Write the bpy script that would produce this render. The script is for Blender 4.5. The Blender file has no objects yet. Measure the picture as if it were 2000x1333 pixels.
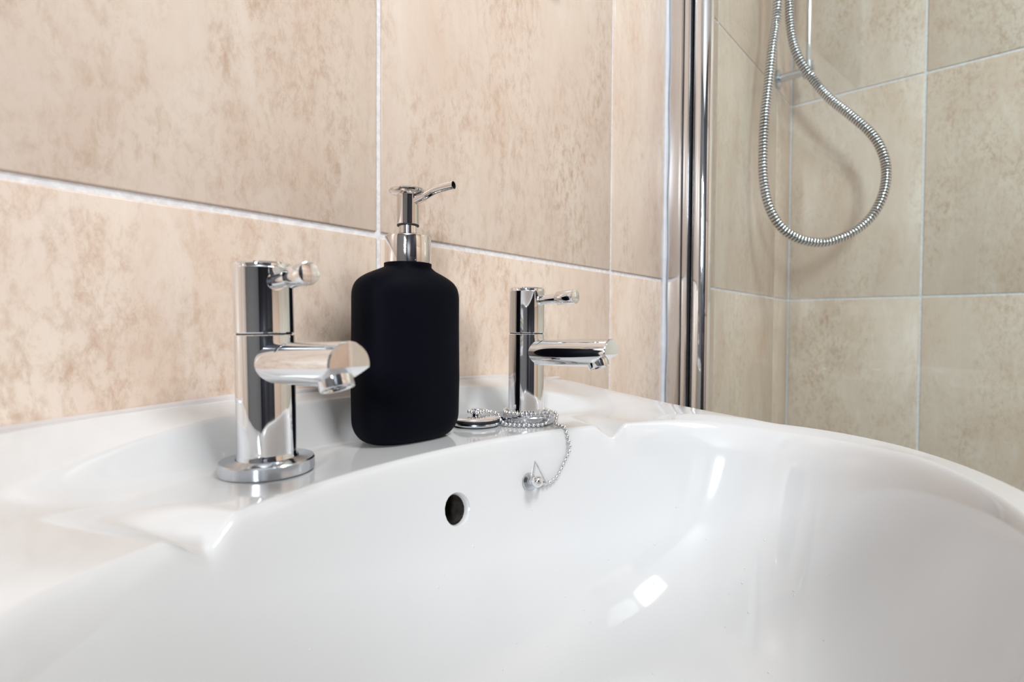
import bpy, bmesh, math, random
from math import sin, cos, pi, radians, sqrt, exp
from mathutils import Vector, Matrix

random.seed(4)
C = bpy.context.scene
COL = C.collection

# ------------------------------------------------------------------ camera
F_PX, YAW, PIT, ROL = 1034.47, 0.83912, 0.021987, 0.006182
CAM = Vector((-0.2094, -0.3107, 0.917))
Fv = Vector((sin(YAW) * cos(PIT), cos(YAW) * cos(PIT), -sin(PIT)))
Rv = Vector((cos(YAW), -sin(YAW), 0))
Uv = Rv.cross(Fv)
R2 = Rv * cos(ROL) + Uv * sin(ROL)
U2 = -Rv * sin(ROL) + Uv * cos(ROL)
cd = bpy.data.cameras.new('camera')
cam = bpy.data.objects.new('camera', cd)
COL.objects.link(cam)
m = Matrix.Identity(4)
for i in range(3):
    m[i][0], m[i][1], m[i][2], m[i][3] = R2[i], U2[i], -Fv[i], CAM[i]
cam.matrix_world = m
cd.sensor_width = 36.0
cd.lens = F_PX / 2000 * 36.0
cd.clip_start = 0.005
cd.dof.use_dof = True
cd.dof.focus_distance = 0.36
cd.dof.aperture_fstop = 9.0
C.camera = cam

# ------------------------------------------------------------------ light
wd = bpy.data.worlds.new('world')
C.world = wd
wd.use_nodes = True
wd.node_tree.nodes['Background'].inputs[0].default_value = (0.75, 0.87, 1.0, 1)
wd.node_tree.nodes['Background'].inputs[1].default_value = 3.0


def area(name, loc, rot, sx, sy, power, color):
    l = bpy.data.lights.new(name, 'AREA')
    l.shape = 'RECTANGLE'
    l.size, l.size_y, l.energy, l.color = sx, sy, power, color
    o = bpy.data.objects.new(name, l)
    o.location = loc
    o.rotation_euler = rot
    COL.objects.link(o)
    return o


# daylight entering through the window in the left wall, ceiling lamp
area('window_daylight', (-1.58, -1.30, 1.50), (0, radians(-90), 0), 0.46, 0.28, 41, (0.90, 0.955, 1.0))
area('ceiling_lamp_light', (0.15, -0.90, 2.11), (0, 0, 0), 0.42, 0.42, 21.5, (0.92, 0.97, 1.0))

C.view_settings.view_transform = 'Standard'
C.view_settings.look = 'None'
C.view_settings.gamma = 1.0
C.view_settings.use_curve_mapping = False
C.view_settings.exposure = -0.38
C.cycles.use_denoising = True
C.cycles.max_bounces = 12
C.cycles.glossy_bounces = 8
C.cycles.transparent_max_bounces = 16
C.cycles.sample_clamp_indirect = 6.0
C.cycles.caustics_reflective = False


# ------------------------------------------------------------------ materials
def mat(name, color=(0.8, 0.8, 0.8), rough=0.5, metal=0.0, coat=0.0, spec=0.5, coat_rough=0.03):
    M = bpy.data.materials.new(name)
    M.use_nodes = True
    b = M.node_tree.nodes['Principled BSDF']
    b.inputs['Base Color'].default_value = (*color, 1)
    b.inputs['Roughness'].default_value = rough
    b.inputs['Metallic'].default_value = metal
    b.inputs['Coat Weight'].default_value = coat
    b.inputs['Coat Roughness'].default_value = coat_rough
    b.inputs['Specular IOR Level'].default_value = spec
    return M


def nodes(M):
    nt = M.node_tree
    return nt, nt.nodes['Principled BSDF']


def add_bump(M, scale, strength, dist=0.001, detail=4):
    nt, b = nodes(M)
    tc = nt.nodes.new('ShaderNodeTexCoord')
    n = nt.nodes.new('ShaderNodeTexNoise')
    n.inputs['Scale'].default_value = scale
    n.inputs['Detail'].default_value = detail
    bp = nt.nodes.new('ShaderNodeBump')
    bp.inputs['Strength'].default_value = strength
    bp.inputs['Distance'].default_value = dist
    nt.links.new(tc.outputs['Object'], n.inputs['Vector'])
    nt.links.new(n.outputs['Fac'], bp.inputs['Height'])
    nt.links.new(bp.outputs['Normal'], b.inputs['Normal'])


def add_speckle(M, scale, c0, c1, lo=0.4, hi=0.65):
    """procedural colour variation between two colours of the material itself"""
    nt, b = nodes(M)
    tc = nt.nodes.new('ShaderNodeTexCoord')
    n = nt.nodes.new('ShaderNodeTexNoise')
    n.inputs['Scale'].default_value = scale
    n.inputs['Detail'].default_value = 5
    r = nt.nodes.new('ShaderNodeValToRGB')
    r.color_ramp.elements[0].position = lo
    r.color_ramp.elements[1].position = hi
    r.color_ramp.elements[0].color = (*c0, 1)
    r.color_ramp.elements[1].color = (*c1, 1)
    nt.links.new(tc.outputs['Object'], n.inputs['Vector'])
    nt.links.new(n.outputs['Fac'], r.inputs['Fac'])
    nt.links.new(r.outputs['Color'], b.inputs['Base Color'])


def tile_material():
    M = mat('travertine_tile', rough=0.32)
    nt, b = nodes(M)
    N = nt.nodes.new
    L = nt.links.new
    tc = N('ShaderNodeTexCoord')
    oi = N('ShaderNodeObjectInfo')
    mul = N('ShaderNodeVectorMath'); mul.operation = 'SCALE'
    mul.inputs[0].default_value = (17, 3, 29)
    L(oi.outputs['Random'], mul.inputs['Scale'])
    add = N('ShaderNodeVectorMath'); add.operation = 'ADD'
    L(tc.outputs['Object'], add.inputs[0]); L(mul.outputs[0], add.inputs[1])

    def noise(sx, sz, scale, detail, rough, dist=0.0):
        mp = N('ShaderNodeMapping')
        mp.inputs['Scale'].default_value = (sx, 1, sz)
        L(add.outputs[0], mp.inputs['Vector'])
        n = N('ShaderNodeTexNoise')
        n.inputs['Scale'].default_value = scale
        n.inputs['Detail'].default_value = detail
        n.inputs['Roughness'].default_value = rough
        n.inputs['Distortion'].default_value = dist
        L(mp.outputs[0], n.inputs['Vector'])
        return n

    def ramp(src, stops):
        r = N('ShaderNodeValToRGB')
        els = r.color_ramp.elements
        while len(els) < len(stops):
            els.new(0.5)
        for e, (p_, c_) in zip(els, stops):
            e.position = p_
            e.color = (*c_, 1)
        L(src, r.inputs['Fac'])
        return r
    big = noise(1, 0.42, 15, 7, 0.62, 0.4)
    base = ramp(big.outputs['Fac'], [(0.30, (0.70, 0.53, 0.415)), (0.46, (0.74, 0.59, 0.485)), (0.66, (0.79, 0.66, 0.555))])
    # fine streaky flecks, gathered in patches
    fine = noise(1, 0.5, 150, 7, 0.78, 0.3)
    patch = noise(1, 0.4, 13, 6, 0.66, 0.2)
    f1 = ramp(fine.outputs['Fac'], [(0.46, (0, 0, 0)), (0.68, (1, 1, 1))])
    p1 = ramp(patch.outputs['Fac'], [(0.40, (0.06, 0.06, 0.06)), (0.64, (1, 1, 1))])
    mm = N('ShaderNodeMath'); mm.operation = 'MULTIPLY'
    L(f1.outputs[0], mm.inputs[0]); L(p1.outputs[0], mm.inputs[1])
    m2 = N('ShaderNodeMath'); m2.operation = 'MULTIPLY'; m2.inputs[1].default_value = 0.85
    L(mm.outputs[0], m2.inputs[0])
    mix = N('ShaderNodeMix'); mix.data_type = 'RGBA'
    L(m2.outputs[0], mix.inputs['Factor']); L(base.outputs[0], mix.inputs['A'])
    mix.inputs['B'].default_value = (0.46, 0.275, 0.165, 1)
    # pale cloudy veins
    vein = noise(1, 0.3, 34, 6, 0.65, 0.8)
    v1 = ramp(vein.outputs['Fac'], [(0.54, (0, 0, 0)), (0.70, (0.5, 0.5, 0.5))])
    mix2 = N('ShaderNodeMix'); mix2.data_type = 'RGBA'
    L(v1.outputs[0], mix2.inputs['Factor']); L(mix.outputs['Result'], mix2.inputs['A'])
    mix2.inputs['B'].default_value = (0.82, 0.715, 0.625, 1)
    L(mix2.outputs['Result'], b.inputs['Base Color'])
    bp = N('ShaderNodeBump'); bp.inputs['Strength'].default_value = 0.12; bp.inputs['Distance'].default_value = 0.0006
    L(fine.outputs['Fac'], bp.inputs['Height']); L(bp.outputs[0], b.inputs['Normal'])
    return M


def glass_material():
    """thin architectural glass: a Fresnel mix of clear and mirror"""
    M = bpy.data.materials.new('clear_glass')
    M.use_nodes = True
    nt = M.node_tree
    nt.nodes.clear()
    N = nt.nodes.new
    out = N('ShaderNodeOutputMaterial')
    tr = N('ShaderNodeBsdfTransparent'); tr.inputs[0].default_value = (0.935, 0.975, 0.972, 1)
    gl = N('ShaderNodeBsdfGlossy'); gl.inputs['Roughness'].default_value = 0.0
    fr = N('ShaderNodeFresnel'); fr.inputs['IOR'].default_value = 1.5
    # no refraction is traced, so both faces meet the ray at the outer angle
    ge = N('ShaderNodeNewGeometry')
    ma = N('ShaderNodeMath'); ma.operation = 'MULTIPLY_ADD'
    ma.inputs[1].default_value = 1 / 1.5 - 1.5
    ma.inputs[2].default_value = 1.5
    nt.links.new(ge.outputs['Backfacing'], ma.inputs[0])
    nt.links.new(ma.outputs[0], fr.inputs['IOR'])
    mx = N('ShaderNodeMixShader')
    nt.links.new(fr.outputs[0], mx.inputs[0])
    nt.links.new(tr.outputs[0], mx.inputs[1])
    nt.links.new(gl.outputs[0], mx.inputs[2])
    nt.links.new(mx.outputs[0], out.inputs[0])
    return M


M_TILE = tile_material()
M_GROUT = mat('grout', (0.72, 0.69, 0.68), 0.8)
add_bump(M_GROUT, 500, 0.35, 0.0008)
add_speckle(M_GROUT, 300, (0.74, 0.71, 0.72), (0.86, 0.84, 0.85))
M_CERAMIC = mat('white_ceramic', (0.68, 0.68, 0.685), 0.09, coat=0.5)
add_speckle(M_CERAMIC, 8, (0.67, 0.67, 0.676), (0.69, 0.69, 0.696))
M_CHROME = mat('chrome', (0.86, 0.87, 0.89), 0.035, 1.0)
add_bump(M_CHROME, 60, 0.02, 0.0005, 2)
M_CHROME_DULL = mat('worn_chrome', (0.62, 0.65, 0.70), 0.16, 1.0)
add_bump(M_CHROME_DULL, 900, 0.06, 0.0003)
M_STEEL = mat('brushed_alloy', (0.78, 0.78, 0.80), 0.10, 1.0)
add_bump(M_STEEL, 120, 0.03, 0.0005)
M_PUMP = mat('pump_metal', (0.84, 0.80, 0.78), 0.05, 1.0)
add_bump(M_PUMP, 80, 0.02, 0.0004, 2)
M_BLACK = mat('matte_black', (0.0022, 0.0027, 0.0060), 0.6, spec=0.05)
add_bump(M_BLACK, 900, 0.05, 0.0004)
M_DARK = mat('rubber_and_gap_shade', (0.008, 0.008, 0.009), 0.6)  # black for rubber parts, also painted shade in gaps and hose grooves
add_speckle(M_DARK, 200, (0.006, 0.006, 0.007), (0.014, 0.014, 0.015))
M_HOLE = mat('overflow_dark', (0.035, 0.030, 0.026), 0.5)
add_speckle(M_HOLE, 120, (0.015, 0.012, 0.010), (0.055, 0.048, 0.042))
M_SEAL = mat('white_silicone', (0.68, 0.70, 0.76), 0.35)
add_speckle(M_SEAL, 60, (0.64, 0.66, 0.72), (0.72, 0.74, 0.79))
M_BEAD = mat('old_silicone', (0.62, 0.56, 0.54), 0.3)
add_speckle(M_BEAD, 40, (0.58, 0.52, 0.50), (0.68, 0.63, 0.61))
M_GLASS = glass_material()
M_PAINT = mat('white_paint', (0.78, 0.77, 0.75), 0.7)
add_speckle(M_PAINT, 30, (0.76, 0.75, 0.73), (0.80, 0.79, 0.77))
M_GREY = mat('grey_wall_paint', (0.30, 0.31, 0.33), 0.7)
add_speckle(M_GREY, 30, (0.29, 0.30, 0.32), (0.32, 0.33, 0.35))
M_DOOR = mat('dark_door_paint', (0.012, 0.013, 0.02), 0.5)
add_speckle(M_DOOR, 14, (0.010, 0.011, 0.017), (0.018, 0.018, 0.026))
M_FLOOR = mat('grey_vinyl', (0.22, 0.21, 0.20), 0.5)
add_speckle(M_FLOOR, 20, (0.17, 0.16, 0.15), (0.27, 0.26, 0.25))
M_WATER = mat('water_drop', (1, 1, 1), 0.0)
nodes(M_WATER)[1].inputs['Transmission Weight'].default_value = 1.0
nodes(M_WATER)[1].inputs['IOR'].default_value = 1.33
M_MIRROR = mat('mirror_silver', (0.9, 0.91, 0.91), 0.01, 1.0)
add_bump(M_MIRROR, 3, 0.01, 0.0005, 1)


# ------------------------------------------------------------------ mesh helpers
class MB:
    def __init__(self):
        self.v = []
        self.f = []

    def add(self, vs, fs):
        o = len(self.v)
        self.v += [tuple(p) for p in vs]
        self.f += [tuple(i + o for i in f) for f in fs]
        return self

    def lathe(self, prof, n=48, center=(0, 0, 0), xf=None):
        """prof: (radius, z) from bottom to top; radius 0 closes"""
        vs, fs, rows = [], [], []
        for r, z in prof:
            if r <= 1e-9:
                rows.append([len(vs)])
                vs.append(Vector((0, 0, z)))
            else:
                rows.append(list(range(len(vs), len(vs) + n)))
                for k in range(n):
                    a = 2 * pi * k / n
                    vs.append(Vector((r * cos(a), r * sin(a), z)))
        for a, b in zip(rows, rows[1:]):
            for k in range(n):
                k2 = (k + 1) % n
                if len(a) == 1 and len(b) == 1:
                    continue
                if len(a) == 1:
                    fs.append((a[0], b[k2], b[k]))
                elif len(b) == 1:
                    fs.append((a[k], a[k2], b[0]))
                else:
                    fs.append((a[k], a[k2], b[k2], b[k]))
        c = Vector(center)
        vs = [(xf @ p if xf else p) + c for p in vs]
        return self.add(vs, fs)

    def tube(self, pts, rad, n=16, caps=True):
        pts = [Vector(p) for p in pts]
        rs = rad if isinstance(rad, (list, tuple)) else [rad] * len(pts)
        vs, fs = [], []
        up = None
        for i, p in enumerate(pts):
            t = (pts[min(i + 1, len(pts) - 1)] - pts[max(i - 1, 0)]).normalized()
            if up is None:
                up = Vector((0, 0, 1)) if abs(t.z) < 0.9 else Vector((1, 0, 0))
            s = t.cross(up).normalized()
            up = s.cross(t).normalized()
            for k in range(n):
                a = 2 * pi * k / n
                vs.append(p + (s * cos(a) + up * sin(a)) * rs[i])
        for i in range(len(pts) - 1):
            for k in range(n):
                k2 = (k + 1) % n
                fs.append((i * n + k, i * n + k2, (i + 1) * n + k2, (i + 1) * n + k))
        if caps:
            fs.append(tuple(reversed(range(n))))
            fs.append(tuple(range((len(pts) - 1) * n, len(pts) * n)))
        return self.add(vs, fs)

    def box(self, x0, x1, y0, y1, z0, z1):
        vs = [(x, y, z) for z in (z0, z1) for y in (y0, y1) for x in (x0, x1)]
        fs = [(0, 2, 3, 1), (4, 5, 7, 6), (0, 1, 5, 4), (2, 6, 7, 3), (0, 4, 6, 2), (1, 3, 7, 5)]
        return self.add(vs, fs)

    def sphere(self, c, r, n=10, m=6):
        prof = [(r * sin(pi * i / m), -r * cos(pi * i / m)) for i in range(m + 1)]
        prof[0] = (0, -r)
        prof[-1] = (0, r)
        return self.lathe(prof, n, c)

    def mesh(self, name, material, smooth=True, angle=35, bevel=0.0, bseg=2):
        me = bpy.data.meshes.new(name)
        me.from_pydata(self.v, [], self.f)
        me.validate()
        bm = bmesh.new()
        bm.from_mesh(me)
        if bevel:
            ed = [e for e in bm.edges if len(e.link_faces) == 2 and e.calc_face_angle(0) > radians(40)]
            bmesh.ops.bevel(bm, geom=ed, offset=bevel, segments=bseg, profile=0.5, affect='EDGES')
        bmesh.ops.recalc_face_normals(bm, faces=bm.faces)
        bm.to_mesh(me)
        bm.free()
        if smooth:
            me.shade_smooth()
            me.set_sharp_from_angle(angle=radians(angle))
        me.materials.append(material)
        return me

    def obj(self, name, material, parent=None, **kw):
        o = bpy.data.objects.new(name, self.mesh(name, material, **kw))
        COL.objects.link(o)
        if parent:
            o.parent = parent
        return o


def thing(name, label, cat, loc=(0, 0, 0), group=None):
    o = bpy.data.objects.new(name, None)
    o.empty_display_size = 0.02
    o.location = loc
    COL.objects.link(o)
    o['label'] = label
    o['category'] = cat
    if group:
        o['group'] = group
    return o


def structure(o):
    o['kind'] = 'structure'
    return o


def spline(pts, per=8):
    pts = [Vector(p) for p in pts]
    out = []
    for i in range(len(pts) - 1):
        p0 = pts[max(i - 1, 0)]
        p1, p2 = pts[i], pts[i + 1]
        p3 = pts[min(i + 2, len(pts) - 1)]
        for k in range(per):
            t = k / per
            out.append(0.5 * ((2 * p1) + (p2 - p0) * t + (2 * p0 - 5 * p1 + 4 * p2 - p3) * t * t
                              + (3 * p1 - p0 - 3 * p2 + p3) * t ** 3))
    out.append(pts[-1])
    return out


def resample(pts, step):
    out = [pts[0].copy()]
    acc = 0.0
    for a, b in zip(pts, pts[1:]):
        d = (b - a).length
        while acc + d >= step:
            t = (step - acc) / d
            a = a + (b - a) * t
            out.append(a.copy())
            d = (b - a).length
            acc = 0.0
        acc += d
    return out


def sstep(x):
    x = max(0.0, min(1.0, x))
    return x * x * (3 - 2 * x)


# ------------------------------------------------------------------ room shell
XR = 0.9966          # tile face of the shower end wall
XL = -1.60
YF = -1.75
ZC = 2.15
TW, TH = 0.30, 0.40  # tile module
GAP = 0.0040
H0 = 0.981           # height of the grout line above the basin
PROUD = 0.0016

floor = structure(MB().box(XL - 0.1, XR + 0.1, YF - 0.1, 0.1, -0.1, 0).obj('floor', M_FLOOR, smooth=False))
ceiling = structure(MB().box(XL - 0.1, XR + 0.1, YF - 0.1, 0.1, ZC, ZC + 0.1).obj('ceiling', M_PAINT, smooth=False))
wall_back = structure(MB().box(XL - 0.1, XR + 0.1, PROUD, 0.1, 0, ZC).obj('wall_back', M_GROUT, smooth=False))
wall_right = structure(MB().box(XR + PROUD, XR + 0.1, YF, PROUD, 0, ZC).obj('wall_right', M_GROUT, smooth=False))
wall_front = structure(MB().box(XL - 0.1, XR + 0.1, YF - 0.1, YF, 0, ZC).obj('wall_front', M_DOOR, smooth=False))
# left wall with the window opening
WY0, WY1, WZ0, WZ1 = -1.52, -1.08, 1.19, 1.81
wl = MB()
wl.box(XL - 0.1, XL, YF, WY0, 0, ZC)
wl.box(XL - 0.1, XL, WY1, PROUD, 0, ZC)
wl.box(XL - 0.1, XL, WY0, WY1, 0, WZ0)
wl.box(XL - 0.1, XL, WY0, WY1, WZ1, ZC)
wall_left = structure(wl.obj('wall_left', M_GREY, smooth=False))

win = MB()
for (a, b, c, d) in ((WY0, WY0 + .05, WZ0, WZ1), (WY1 - .05, WY1, WZ0, WZ1), (WY0 + .05, WY1 - .05, WZ0, WZ0 + .05), (WY0 + .05, WY1 - .05, WZ1 - .05, WZ1)):
    win.box(XL - 0.075, XL - 0.025, a, b, c, d)
window = structure(win.obj('window_1', M_PAINT, smooth=True, bevel=0.004))
MB().box(XL - 0.054, XL - 0.048, WY0 + .05, WY1 - .05, WZ0 + .05, WZ1 - .05).obj('pane', M_GLASS, window, smooth=False)
MB().box(XL - 0.02, XL + 0.03, WY0 - .03, WY1 + .03, WZ0 - .02, WZ0).obj('window_sill', M_PAINT, window, bevel=0.003)

door = structure(MB().box(-1.0, 0.10, YF, YF + 0.04, 0.0, 2.05).obj('door_1', M_DOOR, bevel=0.003))
for (x0, x1) in ((-0.92, -0.52), (-0.40, 0.02)):
    for (z0, z1) in ((0.2, 0.9), (1.1, 1.9)):
        MB().box(x0, x1, YF + 0.04, YF + 0.052, z0, z1).obj('door_panel', M_DOOR, door, bevel=0.006)
hb = MB()
hb.tube([(0.05, YF + 0.04, 1.0), (0.05, YF + 0.09, 1.0)], 0.009)
hb.tube([(0.05, YF + 0.09, 1.0), (-0.07, YF + 0.09, 1.0)], 0.009)
hb.obj('door_handle', M_STEEL, door)

# tiles: every tile is a piece of its own
_tiles = {}


def tile_mesh(w, h):
    k = (round(w, 4), round(h, 4))
    if k not in _tiles:
        _tiles[k] = MB().box(-w / 2, w / 2, 0, 0.008, -h / 2, h / 2).mesh('tile', M_TILE, bevel=0.0009, bseg=2, angle=60)
    return _tiles[k]


rt = random.Random(11)


def lay(parent, u_cuts, place, rotz):
    zs = [H0 + TH * k for k in range(-3, 5)]
    zc = [0.0] + [z for z in zs if 0 < z < ZC] + [ZC]
    for u0, u1 in zip(u_cuts, u_cuts[1:]):
        for z0, z1 in zip(zc, zc[1:]):
            w, h = abs(u1 - u0) - GAP, z1 - z0 - GAP
            if w < 0.015 or h < 0.015:
                continue
            o = bpy.data.objects.new('tile', tile_mesh(w, h))
            x, y = place((u0 + u1) / 2, rt.uniform(-0.00025, 0.00025))
            o.location = (x, y, (z0 + z1) / 2)
            o.rotation_euler = (0, 0, rotz)
            o.parent = parent
            COL.objects.link(o)


bx = [XL] + [TW * k for k in range(-5, 4) if XL < TW * k < XR] + [XR]
lay(wall_back, bx, lambda u, j: (u, j), 0)
ry = [-0.0] + [-0.2193 - TW * k for k in range(0, 6) if -0.2193 - TW * k > YF] + [YF]
fx = [0.14] + [TW * k + 0.0966 for k in range(1, 4) if TW * k + 0.0966 < XR - 0.05] + [XR]
lay(wall_front, fx, lambda u, j: (u, YF + PROUD + 0.007 + j), pi)
lay(wall_right, ry, lambda u, j: (XR + j, u), -pi / 2)

# ------------------------------------------------------------------ wash basin
ZD = 0.850           # tap deck
BX, BY = -0.0095, -0.20
IA, IA_LEFT, IB_BACK, IB_FRONT = 0.196, 0.205, 0.112, 0.125
OW, OB = 0.2190, 0.146
DEPTH = 0.125
ZUNDER = ZD - 0.165


def semi_a(u):
    return IA_LEFT if u < 0 else IA


def inner_r(u, y):
    v = y - BY
    b = IB_BACK if v > 0 else IB_FRONT
    return sqrt((u / semi_a(u)) ** 2 + (v / b) ** 2)


def side_z(y):
    t = max(0.0, min(1.0, (y + 0.20) / 0.19))
    return ZD + 0.018 * t ** 1.3


def crest_z(u):
    return ZD + 0.0285 - 0.0115 * min(1.2, abs(u) / 0.215) ** 3


def side_weight(u, v):
    """0 on the tap deck, 1 along the sides and the front"""
    f = sstep((0.070 - v) / 0.130)
    w = sstep((abs(u) - 0.130) / 0.055)
    return w + (1 - w) * f


def side_drop(u, y):
    """how far the inner lip of the rim lies below the deck, away from the tap deck"""
    v = y - BY
    full = 0.0075 if u > 0 else 0.003
    return full * side_weight(u, v)


def top_z(u, y):
    a = abs(u)
    r = inner_r(u, y)
    side = side_z(y) - side_drop(u, y) * (1 - min(1.0, max(0.0, (r - 1.0) / 0.11))) ** 1.4
    k = sstep((a - 0.150) / 0.060)
    base = ZD * (1 - k) + side * k
    # broad shelf along the wall, stepping down to the recessed deck with a cove
    shelf = crest_z(u) - 0.26 * (-0.003 - y)
    ye = -0.0185 - 0.036 * (a / 0.18) ** 2.6
    w = 0.019 + 0.012 * (a / 0.18) ** 2
    t = 1 - max(0.0, min(1.0, (ye + 0.002 - y) / w))
    c = 0.8 * t * t * (3 - 2 * t) + 0.2 * t * t      # concave foot, rounded brow
    d = shelf - base
    base = base + 0.5 * (d + sqrt(d * d + 0.004 ** 2)) * c
    # V-shaped drain lips at the two front corners of the deck
    v = y - BY
    if v > 0.03:
        sx = a - (0.136 if u < 0 else 0.126)
        sv = v - (0.080 if u < 0 else 0.0865)
        along = sx * 0.50 + sv * 0.866
        across = sx * -0.866 + sv * 0.50      # positive towards the tap deck
        wd = (0.0150 + 0.25 * max(0.0, along)) if across > 0 else 0.0125
        q = 1 - abs(across) / wd
        if q > 0 and along < 0.050:
            qs = q * q * (3 - 2 * q)
            q = qs if across > 0 else 0.5 * q + 0.5 * qs
            base -= 0.0092 * q * (1 - sstep((along + 0.006) / 0.054))
    return base


def bowl_z(u, y):
    v = y - BY
    r = inner_r(u, y)
    if v > 0 and r < 1.0:
        n = 2.0 + 0.75 * sstep((1 - r) / 0.22)
        r = (abs(u / semi_a(u)) ** n + abs(v / IB_BACK) ** n) ** (1 / n)
    zl = ZD - side_drop(u, y) * 0.9
    return zl - DEPTH + DEPTH * r ** 4.5


def basin_z(u, y):
    a, b = top_z(u, y), bowl_z(u, y)
    v = y - BY
    sw = side_weight(u, v)
    k = 0.010 + 0.013 * sw
    h = max(k - abs(a - b), 0.0) / k
    return min(a, b) - h * h * k * 0.25


def outer_pt(th):
    """outline of the basin in plan, as seen from (BX, BY)"""
    c, s = cos(th), sin(th)
    if s <= 0:
        t = 1 / sqrt((c / OW) ** 2 + (s / OB) ** 2)
    else:
        # straight sides and straight back, softly rounded corners
        hy = -BY - 0.0005
        n = 26.0
        t = ((abs(c) / OW) ** n + (s / hy) ** n) ** (-1 / n)
    return c * t, s * t


def inner_pt(th):
    c, s = cos(th), sin(th)
    b = IB_BACK if s > 0 else IB_FRONT
    t = 1 / sqrt((c / semi_a(c)) ** 2 + (s / b) ** 2)
    return c * t, s * t


def basin_y(X, z):
    """y of the back wall of the bowl at (X, z)"""
    lo, hi = BY, -0.05
    for _ in range(40):
        mid = (lo + hi) / 2
        if basin_z(X - BX, mid) < z:
            lo = mid
        else:
            hi = mid
    return (lo + hi) / 2


basin = thing('wash_basin', 'white ceramic wash basin with a curved rim and raised back, carrying two chrome taps', 'basin', (BX, BY, ZUNDER))
NT = 960
rows = []
ths = [2 * pi * k / NT for k in range(NT)]
rin = [0.0] + [1 - (1 - (i / 75)) ** 1.7 for i in range(1, 75)]
verts, faces = [(0.0, 0.0, basin_z(0, BY))], []
ringdefs = [('i', r) for r in rin[1:]] + [('m', i / 70) for i in range(0, 71)]
EDGE = 0.0045
for kind, q in ringdefs:
    row = []
    for th in ths:
        ix, iy = inner_pt(th)
        ox, oy = outer_pt(th)
        if kind == 'i':
            x, y = ix * q, iy * q
        else:
            # stop short of the outline by the edge radius
            L = sqrt(ox * ox + oy * oy)
            qq = 1 - EDGE / L
            x, y = ix + (ox * qq - ix) * q, iy + (oy * qq - iy) * q
        row.append(len(verts))
        verts.append((x, y, basin_z(x, y + BY)))
    rows.append(row)
for i in range(1, 7):    # rounded outer edge
    row = []
    a = i / 6 * pi / 2
    for k, th in enumerate(ths):
        ox, oy = outer_pt(th)
        L = sqrt(ox * ox + oy * oy)
        qq = 1 - EDGE / L * (1 - sin(a))
        z0 = verts[rows[len(rin) - 1 + 70][k]][2]
        row.append(len(verts))
        verts.append((ox * qq, oy * qq, z0 - EDGE * (1 - cos(a))))
    rows.append(row)
for i in range(1, 15):   # outside of the bowl tapering to the underside
    row = []
    t = i / 14
    for k, th in enumerate(ths):
        ox, oy = outer_pt(th)
        s = 1 - 0.42 * t ** 2.2
        sy = s if sin(th) <= 0 else 1.0
        zt = verts[rows[len(rin) - 1 + 70 + 6][k]][2]
        row.append(len(verts))
        verts.append((ox * s, oy * sy, zt + (ZUNDER - zt) * t ** 0.9))
    rows.append(row)
for k in range(NT):
    faces.append((0, rows[0][k], rows[0][(k + 1) % NT]))
for a, b in zip(rows, rows[1:]):
    for k in range(NT):
        k2 = (k + 1) % NT
        faces.append((a[k], b[k], b[k2], a[k2]))
faces.append(tuple(reversed(rows[-1])))
# overflow opening in the back wall of the bowl
OX, OZ = -0.0135, ZD - 0.0325
OYW = basin_y(OX, OZ)
e = 0.003
nrm = Vector((0, -(basin_z(OX - BX, OYW + e) - basin_z(OX - BX, OYW - e)) / (2 * e), 1)).normalized()
nx = -(basin_z(OX - BX + e, OYW) - basin_z(OX - BX - e, OYW)) / (2 * e)
nrm = Vector((nx, nrm.y / nrm.z, 1)).normalized()
hc = Vector((OX - BX, OYW - BY, OZ))
ax1 = nrm.cross(Vector((1, 0, 0))).normalized()
ax2 = nrm.cross(ax1).normalized()
HR = 0.0092


def hole_uv(p):
    d = Vector(p) - hc
    return d.dot(ax1), d.dot(ax2), d.dot(nrm)


inside = set()
for i, p in enumerate(verts):
    if abs(p[0] - hc.x) < 0.02 and abs(p[1] - hc.y) < 0.02:
        a, b, c = hole_uv(p)
        if abs(c) < 0.012 and sqrt(a * a + b * b) < HR:
            inside.add(i)
keep = []
border = set()
for f in faces:
    n_in = sum(1 for i in f if i in inside)
    if n_in == 0:
        keep.append(f)
    else:
        border.update(i for i in f if i not in inside)
for i in border:
    p = Vector(verts[i])
    a, b, c = hole_uv(p)
    L = sqrt(a * a + b * b)
    q = hc + (ax1 * a + ax2 * b) * (HR / L)
    # put back onto the surface along the hole normal
    verts[i] = tuple(q + nrm * c)
used = sorted({i for f in keep for i in f})
mp = {o: n for n, o in enumerate(used)}
bm_ = MB()
bm_.v = [(verts[i][0], verts[i][1], verts[i][2] - ZUNDER) for i in used]
bm_.f = [tuple(mp[i] for i in f) for f in keep]
bowl = bm_.obj('bowl', M_CERAMIC, basin, angle=70)
# overflow throat: rounded lip, then a dark duct
hm = Matrix((( ax1.x, ax2.x, nrm.x), (ax1.y, ax2.y, nrm.y), (ax1.z, ax2.z, nrm.z)))
lip = MB().lathe([(HR - 0.0012, -0.0045), (HR - 0.0011, -0.002), (HR - 0.0004, -0.0006), (HR + 0.0006, 0.0001), (HR + 0.0009, -0.0006)], 56, hc - Vector((0, 0, ZUNDER)), hm)
lip.obj('overflow_rim', M_CERAMIC, basin, angle=80)
duct = MB().lathe([(0, -0.019), (HR - 0.003, -0.018), (HR - 0.0012, -0.0135), (HR - 0.0012, -0.0035)], 40, hc - Vector((0, 0, ZUNDER)), hm)
duct.obj('overflow_hole', M_HOLE, basin)
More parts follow.
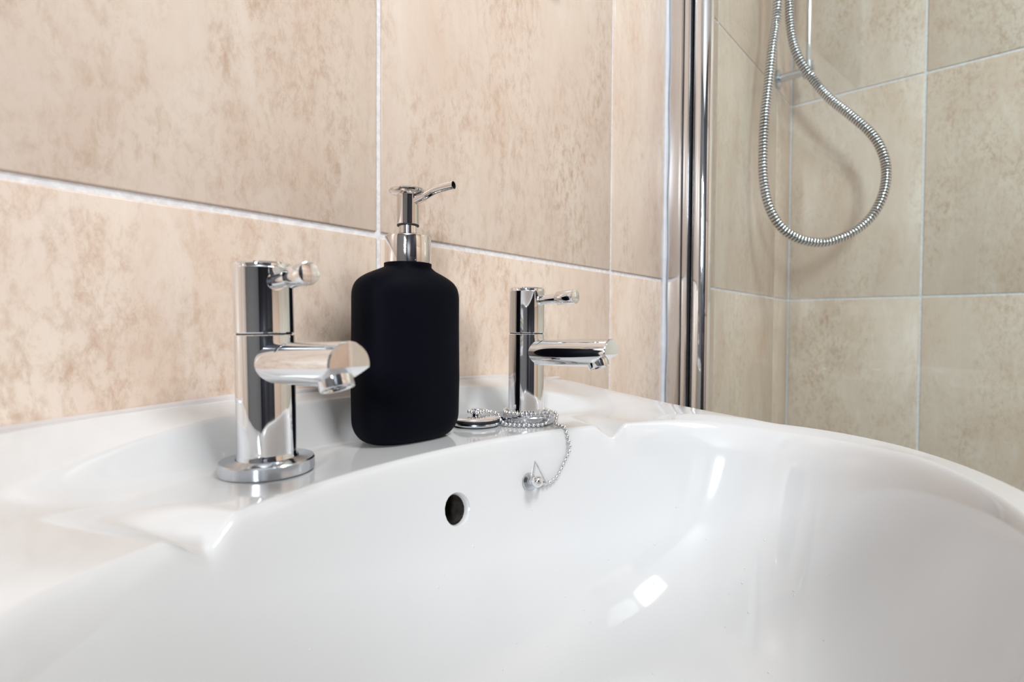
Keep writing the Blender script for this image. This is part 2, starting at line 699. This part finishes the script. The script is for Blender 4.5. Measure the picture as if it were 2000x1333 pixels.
# waste outlet at the lowest point of the bowl
zb = basin_z(0, BY) - ZUNDER
MB().lathe([(0, zb - 0.0005), (0.012, zb - 0.0002), (0.0165, zb + 0.0002), (0.021, zb + 0.0022), (0.0225, zb + 0.0016), (0.0235, zb)], 40).obj('waste_ring', M_CHROME, basin)

# silicone bead between basin and tiles
sb = MB()
pts, rr = [], []
for i in range(81):
    u = -0.2125 + 0.425 * i / 80
    pts.append((BX + u, -0.0012, basin_z(u, -0.0052) + 0.0001))
    rr.append(0.0026 + 0.0005 * sin(i * 0.31))
sb.tube(pts, rr, 10)
structure(sb.obj('trim_1', M_BEAD))

# ------------------------------------------------------------------ pillar taps
TAP_L = Vector((-0.1019, -0.0608, ZD + 0.0002))
TAP_R = Vector((0.0830, -0.0621, ZD + 0.0002))


def make_tap():
    t = thing('pillar_tap', 'large chrome pillar tap left of the black bottle, nearest the viewer, bare round flange', 'tap', (0, 0, 0), 'chrome pillar taps on the basin')
    MB().lathe([(0.0125, 0.0), (0.0203, 0.0), (0.0208, 0.0005), (0.0208, 0.0053), (0.0203, 0.0060), (0.0145, 0.0062), (0.0136, 0.0066)], 72).obj('base_flange', M_CHROME_DULL, t)
    R = 0.0129
    MB().lathe([(0.0, 0.004), (0.0134, 0.004), (0.0134, 0.0066), (0.0130, 0.0078), (R, 0.0095), (R, 0.0632), (R - 0.0003, 0.0636), (R - 0.0012, 0.0637), (0.0, 0.0637)], 72).obj('body', M_CHROME, t)
    MB().lathe([(R - 0.0010, 0.0634), (R - 0.0010, 0.0645)], 60).obj('joint_ring', M_DARK, t)
    MB().lathe([(0.0, 0.0642), (R - 0.0012, 0.0642), (R - 0.0003, 0.0643), (R, 0.0647), (R, 0.0938), (R + 0.0001, 0.0940), (R, 0.0942), (R - 0.0001, 0.0957), (R - 0.0009, 0.0966), (0.0, 0.0966)], 72).obj('head', M_CHROME, t)
    # lever: thin stem and thicker grip
    d = Vector((0.02, -1, 0.055)).normalized()
    p0 = Vector((0, 0, 0.0868))
    lv = MB().tube([p0 + d * 0.0120, p0 + d * 0.0290], 0.0033, 24)
    lv.tube([p0 + d * 0.0121, p0 + d * 0.0128], 0.0041, 24)
    lever = lv.obj('lever', M_CHROME, t)
    g = [(0.0270, 0.0036), (0.0276, 0.0043), (0.0283, 0.0048), (0.0418, 0.0049), (0.0423, 0.0047), (0.0425, 0.0043)]
    MB().tube([p0 + d * s for s, _ in g], [r for _, r in g], 32).obj('grip', M_CHROME, lever)
    # spout: horizontal cylinder whose underside is cut away towards the tip
    SR, L0, L1, cut = 0.0092, 0.0040, 0.0700, 0.0150
    ds = Vector((0.03, -1, 0.02)).normalized()
    sv = Vector((0, 0, 1)).cross(ds).normalized()
    uv = ds.cross(sv)
    org = Vector((0, 0, 0.0505))
    NS, NP = 64, 72
    vs, fs = [], []
    ss = [L0 + (L1 - cut - L0) * i / 14 for i in range(15)] + [L1 - cut + cut * (i / 40) for i in range(1, 41)]
    for s in ss:
        q = max(0.0, (s - (L1 - cut)) / cut)
        rr_ = SR - (0.0005 * max(0, (s - (L1 - 0.0007)) / 0.0007))
        vc = -SR + (SR - 0.0008) * q
        for k in range(NP):
            a = 2 * pi * k / NP
            x_, y_ = rr_ * cos(a), rr_ * sin(a)
            if y_ < vc:
                y_ = vc
                lim = sqrt(max(0.0, rr_ * rr_ - vc * vc))
                x_ = max(-lim, min(lim, x_))
            vs.append(org + ds * s + sv * x_ + uv * y_)
    n_ = len(ss)
    for i in range(n_ - 1):
        for k in range(NP):
            k2 = (k + 1) % NP
            fs.append((i * NP + k, i * NP + k2, (i + 1) * NP + k2, (i + 1) * NP + k))
    fs.append(tuple(range((n_ - 1) * NP, n_ * NP)))
    spout = MB().add(vs, fs).obj('spout', M_CHROME, t, angle=28)
    # outlet ring below the cut face
    ad = (-uv * 0.93 + ds * 0.32).normalized()
    a1 = ad.cross(sv).normalized()
    a2 = ad.cross(a1)
    am = Matrix(((a1.x, a2.x, ad.x), (a1.y, a2.y, ad.y), (a1.z, a2.z, ad.z)))
    ac = org + ds * (L1 - 0.0115) - uv * 0.0028
    MB().lathe([(0.0068, -0.003), (0.0069, 0.0066), (0.0067, 0.0071), (0.0061, 0.0071), (0.0058, 0.0066), (0.0058, 0.0048), (0.0040, 0.0042)], 48, ac, am).obj('outlet', M_CHROME, spout)
    gr = MB().lathe([(0.0059, 0.0046), (0.0, 0.0042)], 40, ac, am)
    gr.obj('outlet_mesh', M_DARK, spout)
    wb = MB()
    for ang in (0.35, 1.4, 2.45):
        v = (a1 * cos(ang) + a2 * sin(ang)) * 0.0058
        c_ = ac + ad * 0.0054
        wb.tube([c_ - v, c_ + v], 0.00065, 8)
    wb.obj('outlet_grille', M_CHROME_DULL, spout)
    return t


def dup(root, loc, label):
    r = root.copy()
    COL.objects.link(r)
    r.location = loc
    r['label'] = label
    for ch in list(root.children):
        c = ch.copy()
        COL.objects.link(c)
        c.parent = r
        for g in ch.children:
            d = g.copy()
            COL.objects.link(d)
            d.parent = c
    return r


tap = make_tap()
tap2 = dup(tap, TAP_R, 'smaller-looking chrome pillar tap right of the black bottle, ball chain coiled round its foot')
tap.location = TAP_L
tap.rotation_euler = (radians(-0.7), radians(-0.8), 0)

# ------------------------------------------------------------------ soap bottle
bot = thing('soap_dispenser', 'matte black soap bottle with a chrome pump top, standing between the two taps', 'soap dispenser', (-0.0122, -0.0485, ZD + 0.0003))
HW, HD, HB = 0.0350, 0.0205, 0.1030
prof = []   # (inset from full section, z)
RB, RT = 0.0115, 0.0195
for i in range(11):
    a = i / 10 * pi / 2
    prof.append((RB * (1 - sin(a)), RB * (1 - cos(a)) * 1.25))
prof.append((-0.0004, 0.035))
prof.append((0.0, 0.070))
zt0 = HB + 0.0004
for i in range(0, 15):
    a = i / 14 * pi / 2
    prof.append((RT * (1 - cos(a)), zt0 - RT * 0.92 * (1 - sin(a))))
NB = 96
vs, fs, nring = [], [], []


def sec(inset, z, blend):
    """superellipse section, blending to the round neck"""
    row = []
    for k in range(NB):
        a = 2 * pi * k / NB
        c, s = cos(a), sin(a)
        w, d = HW - inset, max(0.0128, HD - inset * (HD / HW) * 1.15)
        n = 2.5
        t = (abs(c / w) ** n + abs(s / d) ** n) ** (-1 / n)
        x, y = c * t, s * t
        nr = 0.0142
        x, y = x * (1 - blend) + nr * c * blend, y * (1 - blend) + nr * s * blend
        row.append(len(vs))
        vs.append((x, y, z))
    nring.append(row)


for i, (ins, z) in enumerate(prof):
    sec(ins, z, 0.0 if z < HB - 0.012 else 0.8 * ((z - HB + 0.012) / 0.0125) ** 3)
sec(RT, HB + 0.0009, 1.0)
sec(RT, HB + 0.0030, 1.0)
for a, b in zip(nring, nring[1:]):
    for k in range(NB):
        k2 = (k + 1) % NB
        fs.append((a[k], a[k2], b[k2], b[k]))
fs.append(tuple(reversed(nring[0])))
fs.append(tuple(nring[-1]))
MB().add(vs, fs).obj('bottle_body', M_BLACK, bot, angle=60)
MB().lathe([(0.0136, HB), (0.0138, HB + 0.002)], 48).obj('neck_gasket', M_DARK, bot)
MB().lathe([(0.0128, HB + 0.0012), (0.0137, HB + 0.0010), (0.0138, HB + 0.0016), (0.0138, HB + 0.0178), (0.0135, HB + 0.0190), (0.0126, HB + 0.0197), (0.0095, HB + 0.0200), (0.0065, HB + 0.0199), (0.0, HB + 0.0199)], 64).obj('collar', M_PUMP, bot)
HP0 = HB + 0.0028
pump = MB().lathe([(0.0054, HP0 + 0.016), (0.0054, HP0 + 0.0260)], 48).obj('pump_stem', M_PUMP, bot)
ph = MB().lathe([(0.0050, HP0 + 0.0240), (0.0064, HP0 + 0.0236), (0.0066, HP0 + 0.0242), (0.0066, HP0 + 0.0402), (0.0070, HP0 + 0.0412), (0.0100, HP0 + 0.0420), (0.0112, HP0 + 0.0428), (0.0115, HP0 + 0.0436), (0.0111, HP0 + 0.0444), (0.0095, HP0 + 0.0447), (0.004, HP0 + 0.0442), (0.0, HP0 + 0.0441)], 64)
head = ph.obj('pump_head', M_PUMP, bot)
MB().lathe([(0.0052, HP0 + 0.0229), (0.0066, HP0 + 0.0229), (0.0066, HP0 + 0.0237), (0.0052, HP0 + 0.0237)], 48).obj('pump_seal', M_DARK, bot)
na = radians(-76)
nd = Vector((cos(na), sin(na), 0))
z_n = HP0 + 0.0375
npts = spline([nd * 0.0040 + Vector((0, 0, z_n)), nd * 0.0120 + Vector((0, 0, z_n + 0.0022)), nd * 0.0195 + Vector((0, 0, z_n + 0.0048)), nd * 0.0270 + Vector((0, 0, z_n + 0.0058)), nd * 0.0330 + Vector((0, 0, z_n + 0.0062))], 6)
nz = MB().tube(npts, [0.0028 - 0.0005 * i / (len(npts) - 1) for i in range(len(npts))], 24, caps=False)
nozzle = nz.obj('nozzle', M_PUMP, head)
tdir = (npts[-1] - npts[-2]).normalized()
ni = MB().tube([npts[-1] - tdir * 0.0030, npts[-1] + tdir * 0.00005], [0.0019, 0.00195], 20, caps=False)
ni.tube([npts[-1] - tdir * 0.0031, npts[-1] - tdir * 0.0029], [0.0019, 0.0019], 20)
ni.obj('nozzle_bore', M_DARK, head)
lipn = MB().tube([npts[-1] - tdir * 0.0001, npts[-1] + tdir * 0.0001], [0.0023, 0.00215], 24, caps=False)
lipn.obj('nozzle_lip', M_PUMP, head)

# ------------------------------------------------------------------ plug, ball chain, chain stay
PX, PY = 0.0480, -0.0465
plug = thing('sink_plug', 'small round chrome basin plug lying on the deck behind the black bottle', 'plug', (PX, PY, ZD + 0.0003))
MB().lathe([(0, 0), (0.0150, 0), (0.0164, 0.0008), (0.0167, 0.0017), (0.0164, 0.0026), (0.015, 0.0028), (0, 0.0028)], 56).obj('lower_disc', M_CHROME_DULL, plug)
MB().lathe([(0.0152, 0.0026), (0.0157, 0.0030), (0.0157, 0.0044), (0.0150, 0.0046)], 56).obj('rubber_seal', M_DARK, plug)
MB().lathe([(0.0150, 0.0043), (0.0159, 0.0046), (0.0160, 0.0053), (0.0150, 0.0060), (0.0105, 0.0066), (0, 0.0068)], 56).obj('top_disc', M_CHROME, plug)
MB().lathe([(0, 0.0064), (0.0036, 0.0064), (0.0036, 0.0108), (0.0032, 0.0113), (0, 0.0114)], 32).obj('chain_post', M_CHROME, plug)

BR = 0.00145
tc_ = TAP_R


def around(deg, r, z):
    a = radians(deg)
    return (tc_.x + r * cos(a), tc_.y + r * sin(a), z)


zd, zf = ZD + BR + 0.0002, ZD + 0.0062 + BR + 0.0004
path = []
for dg in (150, 200, 250, 300, 340, 380):   # loop round the plug post
    a = radians(dg)
    path.append((PX + 0.0053 * cos(a), PY + 0.0053 * sin(a), ZD + 0.0068 + BR + 0.0016))
path += [(PX + 0.0105, PY - 0.0010, ZD + 0.0088), (PX + 0.0148, PY - 0.0060, ZD + 0.0070)]
path += [around(173, 0.0240, zd + 0.002), around(186, 0.0250, zd), around(200, 0.0252, zd), around(215, 0.0248, zd), around(230, 0.0246, zd), around(245, 0.0243, zd), around(258, 0.0238, zd + 0.0012), around(272, 0.0222, zf), around(290, 0.0195, zf)]
path += [around(d_, 0.0158, zf) for d_ in (315, 345, 375, 405, 435, 465, 495)]
path += [around(d_, 0.0166, zf) for d_ in (515, 535, 555, 575, 600, 625)]
path += [around(645, 0.0195, zf), around(650, 0.0236, zf - 0.0008)]
hang = [(0.0824, -0.0895, 0.8512), (0.0810, -0.0945, 0.8470), (0.0790, None, 0.8395), (0.0760, None, 0.8346), (0.0712, None, 0.8288), (0.0670, None, 0.8240), (0.0625, None, 0.8204), (0.0560, None, 0.8188), (0.0505, None, 0.8200)]
for X, Y, Z in hang:
    if Y is None:
        y0 = basin_y(X, Z) - BR - 0.0012
        path.append((X, y0, Z))
    else:
        path.append((X, Y, Z))
dense = spline(path, 12)
dense = resample(dense, 0.0004)


def clear(p):
    for _ in range(30):
        zs = basin_z(p.x - BX, p.y)
        if p.z >= zs + BR * 1.05:
            break
        h_ = 0.0008
        gx = (basin_z(p.x - BX + h_, p.y) - basin_z(p.x - BX - h_, p.y)) / (2 * h_)
        gy = (basin_z(p.x - BX, p.y + h_) - basin_z(p.x - BX, p.y - h_)) / (2 * h_)
        n = Vector((-gx, -gy, 1)).normalized()
        p = p + n * max(0.00015, (zs + BR * 1.05 - p.z) * n.z)
    return p


for _ in range(4):
    dense = [clear(p) if p.y < -0.082 else p for p in dense]
    sm_ = list(dense)
    for i in range(6, len(dense) - 6):
        if dense[i].y < -0.086:
            sm_[i] = sum((dense[j] for j in range(i - 6, i + 7)), Vector((0, 0, 0))) / 13
    dense = sm_
dense = [clear(p) if p.y < -0.082 else p for p in dense]
beads = resample(dense, 0.0033)
chain = thing('ball_chain', 'chrome ball chain coiled round the right tap foot, hanging over the bowl edge', 'chain', beads[0])
ch = MB()
o0 = Vector(beads[0])
for b_ in beads:
    ch.sphere(b_ - o0, BR, 10, 6)
bo = ch.obj('beads', M_CHROME, chain, angle=180)
bo['kind'] = 'stuff'
lk = MB().tube([b_ - o0 for b_ in beads], 0.00042, 6)
lk.obj('link_wire', M_CHROME_DULL, chain)

# chain stay: disc and ball on the bowl wall, triangular shackle
SX, SZ = 0.0440, 0.8215
SY = basin_y(SX, SZ)
g_ = Vector((-(basin_z(SX - BX + e, SY) - basin_z(SX - BX - e, SY)) / (2 * e), -(basin_z(SX - BX, SY + e) - basin_z(SX - BX, SY - e)) / (2 * e), 1)).normalized()
s1 = g_.cross(Vector((1, 0, 0))).normalized()
s2 = g_.cross(s1)
sm = Matrix(((s1.x, s2.x, g_.x), (s1.y, s2.y, g_.y), (s1.z, s2.z, g_.z)))
stay = thing('chain_stay', 'small chrome chain stay with ball and triangular shackle on the bowl wall', 'chain stay', (SX, SY, SZ))
MB().lathe([(0, 0.0002), (0.0050, 0.0002), (0.0055, 0.0007), (0.0052, 0.0014), (0.0040, 0.0020), (0.0026, 0.0025), (0.0022, 0.006), (0.0, 0.006)], 40, (0, 0, 0), sm).obj('rosette', M_CHROME_DULL, stay)
MB().sphere(g_ * 0.0080, 0.0036, 24, 14).obj('ball', M_CHROME, stay, angle=180)
w0 = g_ * 0.0048
view = Vector((0.70, -0.72, 0)).normalized()
apex = w0 + Vector((-0.0005, -0.0010, 0.0130))
cor = w0 + view * 0.0078 + Vector((0, 0, -0.0005))
base_ = w0 + view * -0.0020 + Vector((0, 0, -0.0010))
MB().tube([base_, base_ + (apex - base_) * 0.96, apex, apex + (cor - apex) * 0.04, cor, cor - Vector((0, 0, 0.0010)), base_ - Vector((0, 0, 0.0004))], 0.00055, 10).obj('shackle', M_CHROME, stay)
cend = Vector(beads[-1]) - Vector((SX, SY, SZ))
MB().tube([cend, cor + (cend - cor) * 0.5 + Vector((0, 0, 0.0008)), cor], [0.0013, 0.0011, 0.0006], 10).obj('coupling', M_CHROME, stay)

# ------------------------------------------------------------------ shower screen
SXP = 0.4265
ZB = 0.50   # bath rim
ZT = 1.95
scr = thing('shower_screen', 'clear glass bath screen hinged on a chrome wall post, right of the basin', 'shower screen', (SXP, 0, ZB + 0.004))
hgt = ZT - ZB - 0.004
prof_ = MB()
prof_.box(0.0, 0.028, -0.0225, -0.0005, 0, hgt)
prof_.obj('wall_profile', M_STEEL, scr, bevel=0.0008)
MB().box(0.0022, 0.028, -0.0242, -0.0222, 0, hgt).obj('profile_gap_shade', M_DARK, scr, smooth=False)  # solid black strip, paints the shade inside the profile gap
MB().box(0.0004, 0.027, -0.0306, -0.0240, 0, hgt).obj('profile_lip', M_STEEL, scr, bevel=0.0005)
MB().box(0.006, 0.020, -0.0318, -0.0304, 0, hgt).obj('seal_gap_shade', M_DARK, scr, smooth=False)  # black sliver standing in for the shade between lip and post
tubeo = MB().lathe([(0.0, 0), (0.0117, 0), (0.0117, hgt - 0.0006), (0.0111, hgt), (0, hgt)], 64, (0.0130, -0.0432, 0))
tubeo.obj('pivot_post', M_CHROME, scr)
gl = MB().box(-0.003, 0.003, -0.80, -0.0114, 0.012, hgt - 0.01)
go = gl.obj('glass_panel', M_GLASS, scr, bevel=0.0006, smooth=False)
go.location = (0.0130, -0.0432, 0)
go.rotation_euler = (0, 0, radians(-3.3))
gs = MB().box(-0.0045, 0.0045, -0.80, -0.0118, 0.0, 0.012).obj('bottom_seal', M_SEAL, scr, smooth=False)
gs.location = (0.0130, -0.0432, 0)
gs.rotation_euler = (0, 0, radians(-3.3))
# vertical silicone bead where the profile meets the tiles
vb = MB()
vb.tube([(SXP - 0.0018, -0.0012, ZB + 0.01 + 0.025 * i) for i in range(59)], [0.0036 + 0.0006 * sin(i * 1.3) for i in range(59)], 12)
structure(vb.obj('trim_2', M_SEAL))

# bath below the screen
bath = thing('bathtub', 'white bathtub under the glass screen along the tiled shower walls', 'bathtub', (0.40, -1.70, 0.0))
bt = MB()
X0, X1, Y0, Y1 = 0.0, XR - 0.40 - 0.001, 0.0, 1.699
def loop(ins, z):
    n = len(bt.v)
    bt.v += [(X0 + ins, Y0 + ins, z), (X1 - ins, Y0 + ins, z), (X1 - ins, Y1 - ins, z), (X0 + ins, Y1 - ins, z)]
    return n
ls = [loop(0.0, 0.002), loop(0.0, ZB - 0.005), loop(0.006, ZB), loop(0.055, ZB), loop(0.065, ZB - 0.02), loop(0.10, 0.20), loop(0.15, 0.15)]
for a, b in zip(ls, ls[1:]):
    for k in range(4):
        bt.f.append((a + k, a + (k + 1) % 4, b + (k + 1) % 4, b + k))
bt.f.append(tuple(ls[-1] + k for k in range(4)))
bt.obj('tub', M_CERAMIC, bath)

# ------------------------------------------------------------------ shower rail and hose
RX, RY, RZ0, RZ1 = 0.900, -0.052, 1.415, 1.98
rail = thing('shower_rail', 'thin vertical chrome riser rail with wall bracket near the tiled shower corner', 'shower rail', (RX, 0, RZ0))
MB().lathe([(0, 0), (0.0040, 0), (0.0046, 0.0006), (0.0046, RZ1 - RZ0), (0, RZ1 - RZ0)], 32, (0, RY, 0)).obj('rail', M_CHROME, rail)
for zb_ in (0.0, RZ1 - RZ0 - 0.02):
    bk = MB()
    zc_ = zb_ - 0.012 if zb_ == 0 else zb_
    bk.tube([(0, -0.0004, zc_), (0, -0.004, zc_), (0, -0.006, zc_)], [0.017, 0.016, 0.009], 32)
    bk.tube([(0, -0.005, zc_), (0, RY - 0.010, zc_)], 0.0075, 24)
    bk.tube([(0, RY, zc_ - 0.012), (0, RY, zc_ + 0.016)], 0.0085, 24)
    bk.obj('bracket', M_CHROME_DULL, rail)

HP = [(0.7681, -0.0345, 1.90), (0.7681, -0.0345, 1.70), (0.7680, -0.0345, 1.56), (0.7678, -0.0345, 1.4797), (0.7638, -0.0335, 1.4405), (0.749, -0.0325, 1.3917), (0.7389, -0.0305, 1.3291), (0.7294, -0.0285, 1.2715), (0.7271, -0.0275, 1.2204), (0.7277, -0.0283, 1.1737), (0.7322, -0.0349, 1.1295), (0.7432, -0.0482, 1.0956), (0.76, -0.0676, 1.0745), (0.7826, -0.0931, 1.0649), (0.8042, -0.1171, 1.0681), (0.8283, -0.1434, 1.0844), (0.8485, -0.165, 1.1118), (0.8609, -0.1776, 1.1485), (0.8704, -0.1792, 1.1892), (0.8711, -0.1715, 1.2242), (0.8708, -0.1551, 1.2563), (0.872, -0.1253, 1.2938), (0.8773, -0.0925, 1.3331), (0.8775, -0.0665, 1.3734), (0.862, -0.0430, 1.4198), (0.858, -0.0310, 1.4795), (0.856, -0.0290, 1.56), (0.85, -0.0295, 1.70), (0.845, -0.0300, 1.90)]
hd = spline(HP, 30)
pitch = 0.0052
hl = resample(hd, pitch / 6)
pr = [0.74, 0.95, 1.0, 1.0, 0.95, 0.74]
hose = MB().tube([p - Vector(HP[0]) for p in hl], [0.0080 * pr[i % 6] for i in range(len(hl))], 14)
ho = thing('shower_hose', 'ribbed flexible metal shower hose hanging in a loop behind the glass screen', 'shower hose', HP[0])
hr = hose.obj('hose', M_STEEL, ho, angle=25)
MB().tube([p - Vector(HP[0]) for p in hl[::3]], 0.0071, 12).obj('hose_groove_shade', M_DARK, ho)  # black inner tube added as painted shade between the ribs
for q in (HP[0], HP[-1]):
    v = Vector(q) - Vector(HP[0])
    MB().lathe([(0, -0.03), (0.0085, -0.03), (0.0095, 0.0), (0.0095, 0.012), (0, 0.012)], 24, v).obj('end_nut', M_CHROME, ho)
# mixer valve the hose ends screw into, above the picture
mv = thing('shower_valve', 'chrome shower mixer bar on the tiled wall above the hose', 'shower valve', (0.76, 0, 1.93))
MB().tube([(-0.13, -0.035, 0.005), (0.13, -0.035, 0.005)], 0.021, 32).obj('mixer_bar', M_CHROME, mv)
for s in (-0.08, 0.08):
    MB().tube([(s, -0.0005, 0.005), (s, -0.004, 0.005), (s, -0.02, 0.005)], [0.03, 0.028, 0.012], 32).obj('wall_union', M_CHROME, mv)

# mirror above the basin and ceiling lamp (seen only in reflections)
mir = thing('wall_mirror', 'framed rectangular mirror on the tiles above the basin', 'mirror', (0.00, 0, 1.25))
MB().box(-0.27, 0.20, -0.022, -0.001, 0.0, 0.60).obj('mirror_frame', M_PAINT, mir, bevel=0.002)
MB().box(-0.24, 0.17, -0.0235, -0.0215, 0.17, 0.57).obj('mirror_glass', M_MIRROR, mir, smooth=False)
cl = thing('ceiling_lamp', 'round white ceiling lamp above the middle of the bathroom', 'lamp', (0.15, -0.90, ZC))
MB().lathe([(0, -0.03), (0.30, -0.03), (0.31, -0.02), (0.31, -0.0005), (0, -0.0005)], 48).obj('lamp_housing', M_PAINT, cl)

# a few drops of water left on the glazed bowl
rd = random.Random(5)
wb_ = MB()
n_ = 0
while n_ < 110:
    u, y = rd.uniform(-0.10, 0.17), rd.uniform(-0.25, -0.095)
    if inner_r(u, y) > 0.93:
        continue
    z = basin_z(u, y)
    h_ = 0.001
    nn = Vector((-(basin_z(u + h_, y) - basin_z(u - h_, y)) / (2 * h_), -(basin_z(u, y + h_) - basin_z(u, y - h_)) / (2 * h_), 1)).normalized()
    t1 = nn.cross(Vector((1, 0.3, 0))).normalized()
    t2 = nn.cross(t1)
    r_ = rd.uniform(0.00035, 0.0008)
    fm = Matrix(((t1.x, t2.x, nn.x), (t1.y, t2.y, nn.y), (t1.z, t2.z, nn.z)))
    wb_.lathe([(r_, -0.1 * r_), (r_ * 0.92, 0.18 * r_), (r_ * 0.6, 0.36 * r_), (0, 0.42 * r_)], 10, (u, y - BY, z - ZUNDER), fm)
    n_ += 1
dr = wb_.obj('water_droplets', M_CERAMIC, basin, angle=180)
dr['kind'] = 'stuff'
